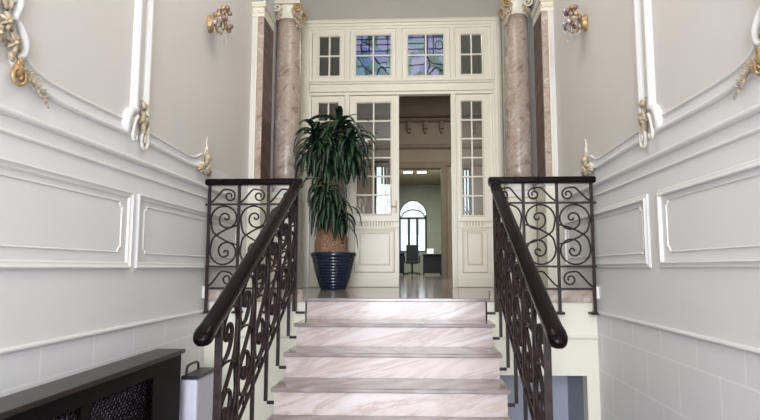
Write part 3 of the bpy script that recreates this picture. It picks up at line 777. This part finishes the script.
def strap_leaf(mb, o, az, el, L, w, droop, twist=0):
    n = 9; p = Vector(o); a = el; vs = []; step = L / n
    h = Vector((math.cos(az), math.sin(az), 0)); side0 = Vector((-math.sin(az), math.cos(az), 0))
    for i in range(n + 1):
        t_ = i / n; ww = w * (math.sin(PI * (.12 + .86 * t_)) ** .7) * (.5 if t_ < .98 else .08)
        d = h * math.cos(a) + Vector((0, 0, 1)) * math.sin(a); nn = side0.cross(d).normalized()
        sd = (side0 * math.cos(twist * t_) + nn * math.sin(twist * t_))
        vs += [p + sd * ww + nn * .004, p - nn * .004, p - sd * ww + nn * .004, p - nn * .0015]
        p = p + d * step; a -= droop / n * (1.2 - .4 * t_)
        a = max(a, -1.5)
    fs = []
    for i in range(n):
        b = i * 4
        for k in range(4): fs.append((b + k, b + (k + 1) % 4, b + 4 + (k + 1) % 4, b + 4 + k))
    mb.add(vs, fs, True)
def crown(c, n, L, w, spread, name, m, seed, up=.9):
    rn = random.Random(seed); mb = MB()
    for i in range(n):
        az = i * 2.39996 + rn.uniform(-.25, .25); q = i / n
        o = (c[0], c[1], c[2] - .26 * (1 - q) * spread)
        ll = L * rn.uniform(.75, 1.1)
        # keep clear of the glazed doors behind
        dyy = math.sin(az)
        if dyy > .2: ll *= 1 - .3 * dyy
        strap_leaf(mb, o, az, -.25 + (up + .25) * q + rn.uniform(-.15, .2), ll, w * rn.uniform(.8, 1.15), rn.uniform(1.6, 2.7), rn.uniform(-.5, .5))
    mb.build(name, m, pl)
crown((PX + .06, PY + .0, 2.02), 50, .50, .088, 1.4, 'foliage', M['leaf'], 1, 1.0)
crown((PX - .22, PY - .06, 1.90), 46, .46, .084, 1.2, 'foliage', M['leaf'], 2, .9)
crown((PX + .22, PY - .08, 1.84), 42, .44, .084, 1.2, 'foliage', M['leaf'], 3, .8)
crown((PX - .02, PY - .12, 1.70), 44, .42, .068, 1.0, 'foliage', M['leaf'], 8, .5)
crown((PX - .14, PY - .10, 1.36), 26, .38, .050, .8, 'foliage', M['leaf_light'], 4, .9)
crown((PX - .06, PY - .12, 1.22), 42, .46, .075, 1.3, 'foliage', M['leaf'], 5, .4)
crown((PX + .10, PY - .10, 1.03), 16, .38, .075, 1.0, 'foliage', M['leaf'], 6, .2)

# ------------------------------------------------------------------ radiator cover on the left
rx0, rx1, ry0, ry1, rz = XL + .002, -1.585, 1.0, 3.85, -.30
rc_ = thing('radiator_cover', ((rx0 + rx1) / 2, (ry0 + ry1) / 2, FLOOR), 'long black brown wooden radiator cover with lattice front along the left wall', 'radiator cover')
MB().box(rx0, rx1, ry0, ry1, rz - .028, rz).build('top', M['cover_top'], rc_, bevel=.006)
fx = rx1 - .022
MB().box(rx0, fx, ry1 - .05, ry1 - .02, FLOOR, rz - .029).build('side_panel', M['cover_wood'], rc_)
MB().box(rx0, fx, ry0 + .02, ry0 + .05, FLOOR, rz - .029).build('side_panel', M['cover_wood'], rc_)
fr = MB().box(fx - .024, fx, ry0 + .051, ry1 - .051, rz - .11, rz - .029).box(fx - .024, fx, ry0 + .051, ry1 - .051, FLOOR, FLOOR + .12)
stl = [(ry0 + .051, ry0 + .12), (1.94, 2.02), (2.70, 2.78), (3.44, ry1 - .051)]
for (a, b_) in stl: fr.box(fx - .024, fx, a, b_, FLOOR + .12, rz - .11)
fr.build('frame', M['cover_wood'], rc_)
for (a, b_) in ((ry0 + .12, 1.94), (2.02, 2.70), (2.78, 3.44)):
    mb = MB(); z0, z1 = FLOOR + .12, rz - .11; pit = .038; xm = fx - .014; r = .0052
    h = z1 - z0; L_ = b_ - a; n = int((L_ + h) / pit)
    for i in range(1, n):
        c = a - h + i * pit                       # rising line y = c + k
        k0 = max(0, a - c); k1 = min(h, b_ - c)
        for (sy, xo) in ((1, -.0045), (-1, .0045)):
            if k1 - k0 > .01:
                pa = (c + k0, z0 + k0); pb = (c + k1, z0 + k1)
                if sy < 0: pa = (a + b_ - pa[0], pa[1]); pb = (a + b_ - pb[0], pb[1])
                mb.tube([(xm + xo, *pa), (xm + xo, *pb)], r, 4)
    mb.build('lattice', M['cover_wood'], rc_)
# pale radiator inside, glimpsed through the lattice
rad = thing('radiator', (XL + .06, 2.4, FLOOR + .12), 'pale panel radiator behind the lattice of the wooden cover', 'radiator')
mb = MB()
for i in range(44):
    y = 1.15 + i * .058
    mb.box(XL + .03, XL + .105, y, y + .046, FLOOR + .12, rz - .16)
mb.build('radiator_fins', M['heater_white'], rad, bevel=.006)
mb = MB()
for y in (1.2, 3.6): mb.box(XL + .04, XL + .09, y, y + .04, FLOOR, FLOOR + .119)
mb.build('radiator_foot', M['heater_white'], rad)

# ------------------------------------------------------------------ portable heater beside the cover
hx0, hx1, hy0, hy1 = -1.68, -1.545, 3.97, 4.35
ht = thing('portable_heater', ((hx0 + hx1) / 2, (hy0 + hy1) / 2, FLOOR), 'pale lilac portable heater with black handle behind the radiator cover', 'heater')
MB().box(hx0, hx1, hy0, hy1, FLOOR + .07, -.53).build('body', M['heater_white'], ht, bevel=.02)
mb = MB().box(hx0 + .02, hx1 + .008, hy0 - .006, hy1 - .03, -.5295, -.505); tp = mb.build('top_panel', M['black_plastic'], ht, bevel=.006)
MB().tube(catmull([(hx0 + .035, hy0 + .05, -.506), (hx0 + .035, hy0 + .06, -.46), (hx0 + .035, hy0 + .10, -.445), (hx0 + .035, hy0 + .22, -.445), (hx0 + .035, hy0 + .26, -.46), (hx0 + .035, hy0 + .27, -.506)], 6), .010, 8).build('handle', M['black_plastic'], tp)
for y in (hy0 + .04, hy1 - .08): MB().box(hx0 - .01, hx1 + .01, y, y + .04, FLOOR, FLOOR + .069).build('foot', M['black_plastic'], ht)

# ------------------------------------------------------------------ rooms beyond the doors
Y2, Y3 = 14.4, 22.6
struct(MB().box(-5, 4.6, YD + .12, Y3 + .3, -.1, 0).build('floor_inner', M['tread']))
struct(MB().box(-5, -4.8, YD + .2, Y2, 0, 5).build('wall_inner_left', M['hall_tan']))
struct(MB().box(4.4, 4.6, YD + .2, Y2, 0, 5).build('wall_inner_right', M['hall_tan']))
struct(MB().box(-5, XL - .2, YD + .2, YD + .4, 0, 5).box(XR + .2, 4.6, YD + .2, YD + .4, 0, 5).box(XL - .2, XR + .2, YD + .2, YD + .4, ZC, 5).build('wall_inner_back', M['hall_tan']))
struct(MB().box(-5, 4.6, YD + .2, Y2 + .3, 4.85, 5).build('ceiling_inner', M['hall_ceiling']))
# wall with the wide opening, a window either side of it
OX0, OX1, OZ = -.60, .635, 2.83
wins = ((-1.09, -.72, .9, 3.05), (1.20, 1.40, .9, 2.85))
wi = MB().box(-5, -1.09, Y2, Y2 + .25, 0, 5).box(-1.09, -.72, Y2, Y2 + .25, 0, .9).box(-1.09, -.72, Y2, Y2 + .25, 3.05, 5).box(-.72, OX0, Y2, Y2 + .25, 0, 5).box(OX0, OX1, Y2, Y2 + .25, OZ, 5)
wi.box(OX1, 1.20, Y2, Y2 + .25, 0, 5).box(1.20, 1.40, Y2, Y2 + .25, 0, .9).box(1.20, 1.40, Y2, Y2 + .25, 2.85, 5).box(1.40, 4.6, Y2, Y2 + .25, 0, 5)
struct(wi.build('wall_inner_front', M['hall_tan']))
tr = MB()
for z, w, h in ((4.22, .10, .16), (4.08, .06, .10), (3.40, .12, .08), (2.92, .10, .05)):
    tr.sweep([(-4.8, Y2, z), (4.4, Y2, z)], half(w, h), (0, -1, 0))
for i in range(14):
    x = -2.7 + i * .42
    tr.box(x - .05, x + .05, Y2 - .14, Y2, 3.86, 4.04); tr.box(x - .035, x + .035, Y2 - .08, Y2, 3.76, 3.86)
struct(tr.build('trim_50', M['hall_trim']))
struct(MB().sweep([(OX1, Y2, 0), (OX1, Y2, OZ), (OX0, Y2, OZ), (OX0, Y2, 0)], [(0, 0), (0, .05), (-.12, .05), (-.16, .02), (-.16, 0)], (0, -1, 0)).build('trim_51', M['hall_trim']))
for k, (a, b_, z0, z1) in enumerate(wins):
    r = sroot('window_%d' % (8 + k), ((a + b_) / 2, Y2, z0)); mb = MB()
    mb.box(a, a + .04, Y2 + .1, Y2 + .16, z0, z1).box(b_ - .04, b_, Y2 + .1, Y2 + .16, z0, z1).box(a, b_, Y2 + .1, Y2 + .16, z0, z0 + .05).box(a, b_, Y2 + .1, Y2 + .16, z1 - .05, z1)
    mb.box((a + b_) / 2 - .02, (a + b_) / 2 + .02, Y2 + .1, Y2 + .16, z0, z1)
    mb.build('window_frame', M['window_dark'], r)
    MB().box(a, b_, Y2 + .128, Y2 + .132, z0, z1).build('pane', M['glass'], r)
# office beyond
struct(MB().box(-.86, -.80, Y2 + .25, Y3, 0, 3.6).build('wall_office_left', M['office_wall']))
struct(MB().box(1.02, 1.08, Y2 + .25, Y3, 0, 3.6).build('wall_office_right', M['office_wall']))
struct(MB().box(-.9, 1.1, Y2 + .25, Y3 + .2, 3.6, 3.7).build('ceiling_office', M['hall_tan']))
AX, AR, AZ0, AZS = -.15, .56, .88, 2.38    # arched window
yw = Y3
ang = [PI * i / 20 for i in range(21)]
poly = [(AX + AR * math.cos(a), AZS + AR * 1.08 * math.sin(a)) for a in ang]
wm = MB().box(-.9, AX - AR, yw, yw + .2, 0, 3.6).box(AX + AR, 1.1, yw, yw + .2, 0, 3.6).box(AX - AR, AX + AR, yw, yw + .2, 0, AZ0)
for (p, q) in zip(poly[:-1], poly[1:]):
    wm.add([(p[0], yw, p[1]), (q[0], yw, q[1]), (q[0], yw, 3.6), (p[0], yw, 3.6), (p[0], yw + .2, p[1]), (q[0], yw + .2, q[1]), (q[0], yw + .2, 3.6), (p[0], yw + .2, 3.6)],
           [(0, 1, 2, 3), (4, 7, 6, 5), (0, 4, 5, 1)])
struct(wm.build('wall_office_front', M['office_wall'], fix=False))
w7 = sroot('window_7', (AX, yw, AZ0)); mb = MB()
ring = [(AX + AR, yw + .1, AZ0)] + [(x, yw + .1, z) for (x, z) in poly] + [(AX - AR, yw + .1, AZ0)]
mb.tube(ring, .03, 6)
mb.box(AX - AR, AX + AR, yw + .07, yw + .13, AZS - .16, AZS - .08)
for x in (AX - .17, AX + .17): mb.box(x - .05, x + .05, yw + .07, yw + .13, AZ0, AZS - .1)
for x in (AX - AR + .03, AX + AR - .05): mb.box(x - .03, x + .03, yw + .07, yw + .13, AZ0, AZS)
mb.box(AX - AR, AX + AR, yw + .07, yw + .13, AZ0, AZ0 + .06)
mb.tube([(AX + (AR - .10) * math.cos(a), yw + .1, AZS - .08 + (AR * 1.08 - .30) * math.sin(a)) for a in ang], .02, 6)
mb.build('window_frame', M['window_dark'], w7)
g = MB(); gp = [(AX - AR, AZ0), (AX + AR, AZ0)] + poly
g.add([(x, yw + .10, z) for (x, z) in gp] + [(x, yw + .104, z) for (x, z) in gp], [tuple(range(len(gp))), tuple(range(len(gp), 2 * len(gp)))[::-1]])
g.build('pane', M['glass'], w7, fix=False)

# furniture in the far office
oc = thing('office_chair', (-.17, 20.0, 0), 'black high backed office chair in front of the far arched window', 'office chair')
MB().box(-.38, .06, 20.12, 20.20, .40, 1.08).build('backrest', M['office_black'], oc, bevel=.035)
MB().box(-.41, .07, 19.72, 20.16, .40, .49).build('seat', M['office_black'], oc, bevel=.03)
for x in (-.45, .09): MB().tube(catmull([(x + .01, 20.12, .62), (x + .01, 19.85, .66), (x + .01, 19.80, .62), (x + .01, 19.84, .44)], 5), .022, 8).build('armrest', M['office_black'], oc)
MB().tube([(-.17, 19.95, .07), (-.17, 19.95, .40)], .035, 10).build('gas_lift', M['black_plastic'], oc)
mb = MB()
for k in range(5):
    a = 2 * PI * k / 5 + .3; mb.tube([(-.17, 19.95, .09), (-.17 + .28 * math.cos(a), 19.95 + .28 * math.sin(a), .06)], .022, 6); mb.ball((-.17 + .28 * math.cos(a), 19.95 + .28 * math.sin(a), .031), .03)
mb.build('base', M['black_plastic'], oc)
def desk(x0, x1, y0, y1, h, label):
    d = thing('office_desk', ((x0 + x1) / 2, (y0 + y1) / 2, 0), label, 'desk')
    MB().box(x0, x1, y0, y1, h - .04, h).build('desktop', M['office_black'], d, bevel=.004)
    for x in (x0 + .02, x1 - .06): MB().box(x, x + .04, y0 + .04, y1 - .04, 0, h - .041).build('side_panel', M['office_black'], d)
    MB().box(x0 + .061, x1 - .061, y0 + .05, y0 + .07, .06, h - .041).build('front_panel', M['office_black'], d)
    return d
desk(.20, .90, 19.9, 20.6, .74, 'black desk right of the office chair in the far room')
desk(-.78, -.46, 20.3, 21.2, .80, 'black desk left of the office chair in the far room, under the window')
lt = thing('laptop', (.47, 20.2, .741), 'open laptop with pale screen standing on the right far desk', 'laptop')
MB().box(.36, .60, 20.12, 20.30, .741, .755).build('keyboard', M['black_plastic'], lt)
mb = MB(); mb.add([(.36, 20.30, .756), (.60, 20.30, .756), (.60, 20.36, .95), (.36, 20.36, .95), (.36, 20.312, .756), (.60, 20.312, .756), (.60, 20.372, .95), (.36, 20.372, .95)], [(0, 1, 2, 3), (7, 6, 5, 4), (0, 4, 5, 1), (1, 5, 6, 2), (2, 6, 7, 3), (3, 7, 4, 0)])
mb.build('screen', M['paper'], lt)
for k, (x, nm) in enumerate(((-.30, 'left'), (.18, 'right'))):
    t = thing('ceiling_light', (x, 19.2, 3.53), '%s white strip light on the far office ceiling' % nm, 'ceiling light', 'strip lights of the far office')
    MB().box(x - .17, x + .17, 19.1, 19.3, 3.555, 3.599).build('housing', M['paper'], t)
    MB().box(x - .15, x + .15, 19.115, 19.285, 3.53, 3.554).build('diffuser', M['lamp'], t)

# trees glimpsed through the hall windows
def tree(x, y, seed, label):
    t = thing('bare_tree', (x, y, -.05), label, 'tree'); rn = random.Random(seed); mb = MB()
    def br(p, d, L, r, lv):
        q = p + d * L; mid = p.lerp(q, .5) + Vector((rn.uniform(-.1, .1), 0, 0)) * L * .5
        mb.tube(catmull([p, mid, q], 4), [r * (1 - .3 * i / 8) for i in range(9)], 6)
        if lv:
            for k in range(3):
                nd = (d + Vector((rn.uniform(-.5, .5), rn.uniform(-.3, .3), rn.uniform(-.1, .5)))).normalized(); br(mid.lerp(q, rn.uniform(.2, 1)), nd, L * .62, r * .55, lv - 1)
    br(Vector((x, y, -.05)), Vector((.08, 0, 1)), 1.35, .06, 3)
    mb.build('trunk', M['bark'], t)
tree(-1.5, 16.0, 4, 'bare dark tree outside, seen through the left leaf of the glazed doors')
tree(1.75, 16.0, 9, 'bare dark tree outside, seen through the right sidelight')
struct(MB().box(-9, 8, Y2 + .25, 40, -.16, -.105).build('floor_outside', M['ground']))

# ------------------------------------------------------------------ daylight, office lamp and added fill lights
W = bpy.data.worlds.new('daylight'); S.world = W; W.use_nodes = True
bg = W.node_tree.nodes['Background']; bg.inputs[0].default_value = (.86, .93, 1.0, 1); bg.inputs[1].default_value = 1.0
def area(name, loc, rot, sx, sy, e, c):
    l = bpy.data.lights.new(name, 'AREA'); l.shape = 'RECTANGLE'; l.size = sx; l.size_y = sy; l.energy = e; l.color = c
    o = bpy.data.objects.new(name, l); COL.objects.link(o); o.location = loc; o.rotation_euler = rot; return o
area('entrance_daylight', ((XL + XR) / 2, YB - .25, 1.1), (PI / 2, 0, 0), 2.5, 4.2, 450, (.89, .925, 1.0))
area('hall_overhead_fill', ((XL + XR) / 2, 3.6, ZC - .15), (0, 0, 0), 1.4, 2.4, 42, (1.0, .93, .82))  # unseen overhead light, added for shade under the mouldings
area('inner_hall_fill', (1.2, 10.5, 4.7), (0, 0, 0), 1.5, 1.5, 140, (1.0, .93, .84))  # fill added to brighten the dim hall behind the doors
area('office_lamp', (.1, 18.6, 3.5), (0, 0, 0), 1.2, 2.0, 110, (1.0, 1.0, .95))

# ------------------------------------------------------------------ camera
cam = bpy.data.cameras.new('camera'); co = bpy.data.objects.new('camera', cam); COL.objects.link(co); S.camera = co
f, yawpx, hoff = 560., 25., 58.
psi = math.atan(yawpx / math.hypot(f, hoff)); th = math.atan(hoff / f)
co.location = (0, 0, .25); co.rotation_euler = (PI / 2 + th, 0, psi)
cam.sensor_width = 36; cam.lens = f / 760 * 36; cam.shift_x = -(417 - yawpx - 380) / 760
cam.clip_start = .05; cam.clip_end = 100

S.view_settings.view_transform = 'Standard'; S.view_settings.look = 'None'; S.view_settings.gamma = 1; S.view_settings.use_curve_mapping = False
S.view_settings.exposure = 0.42
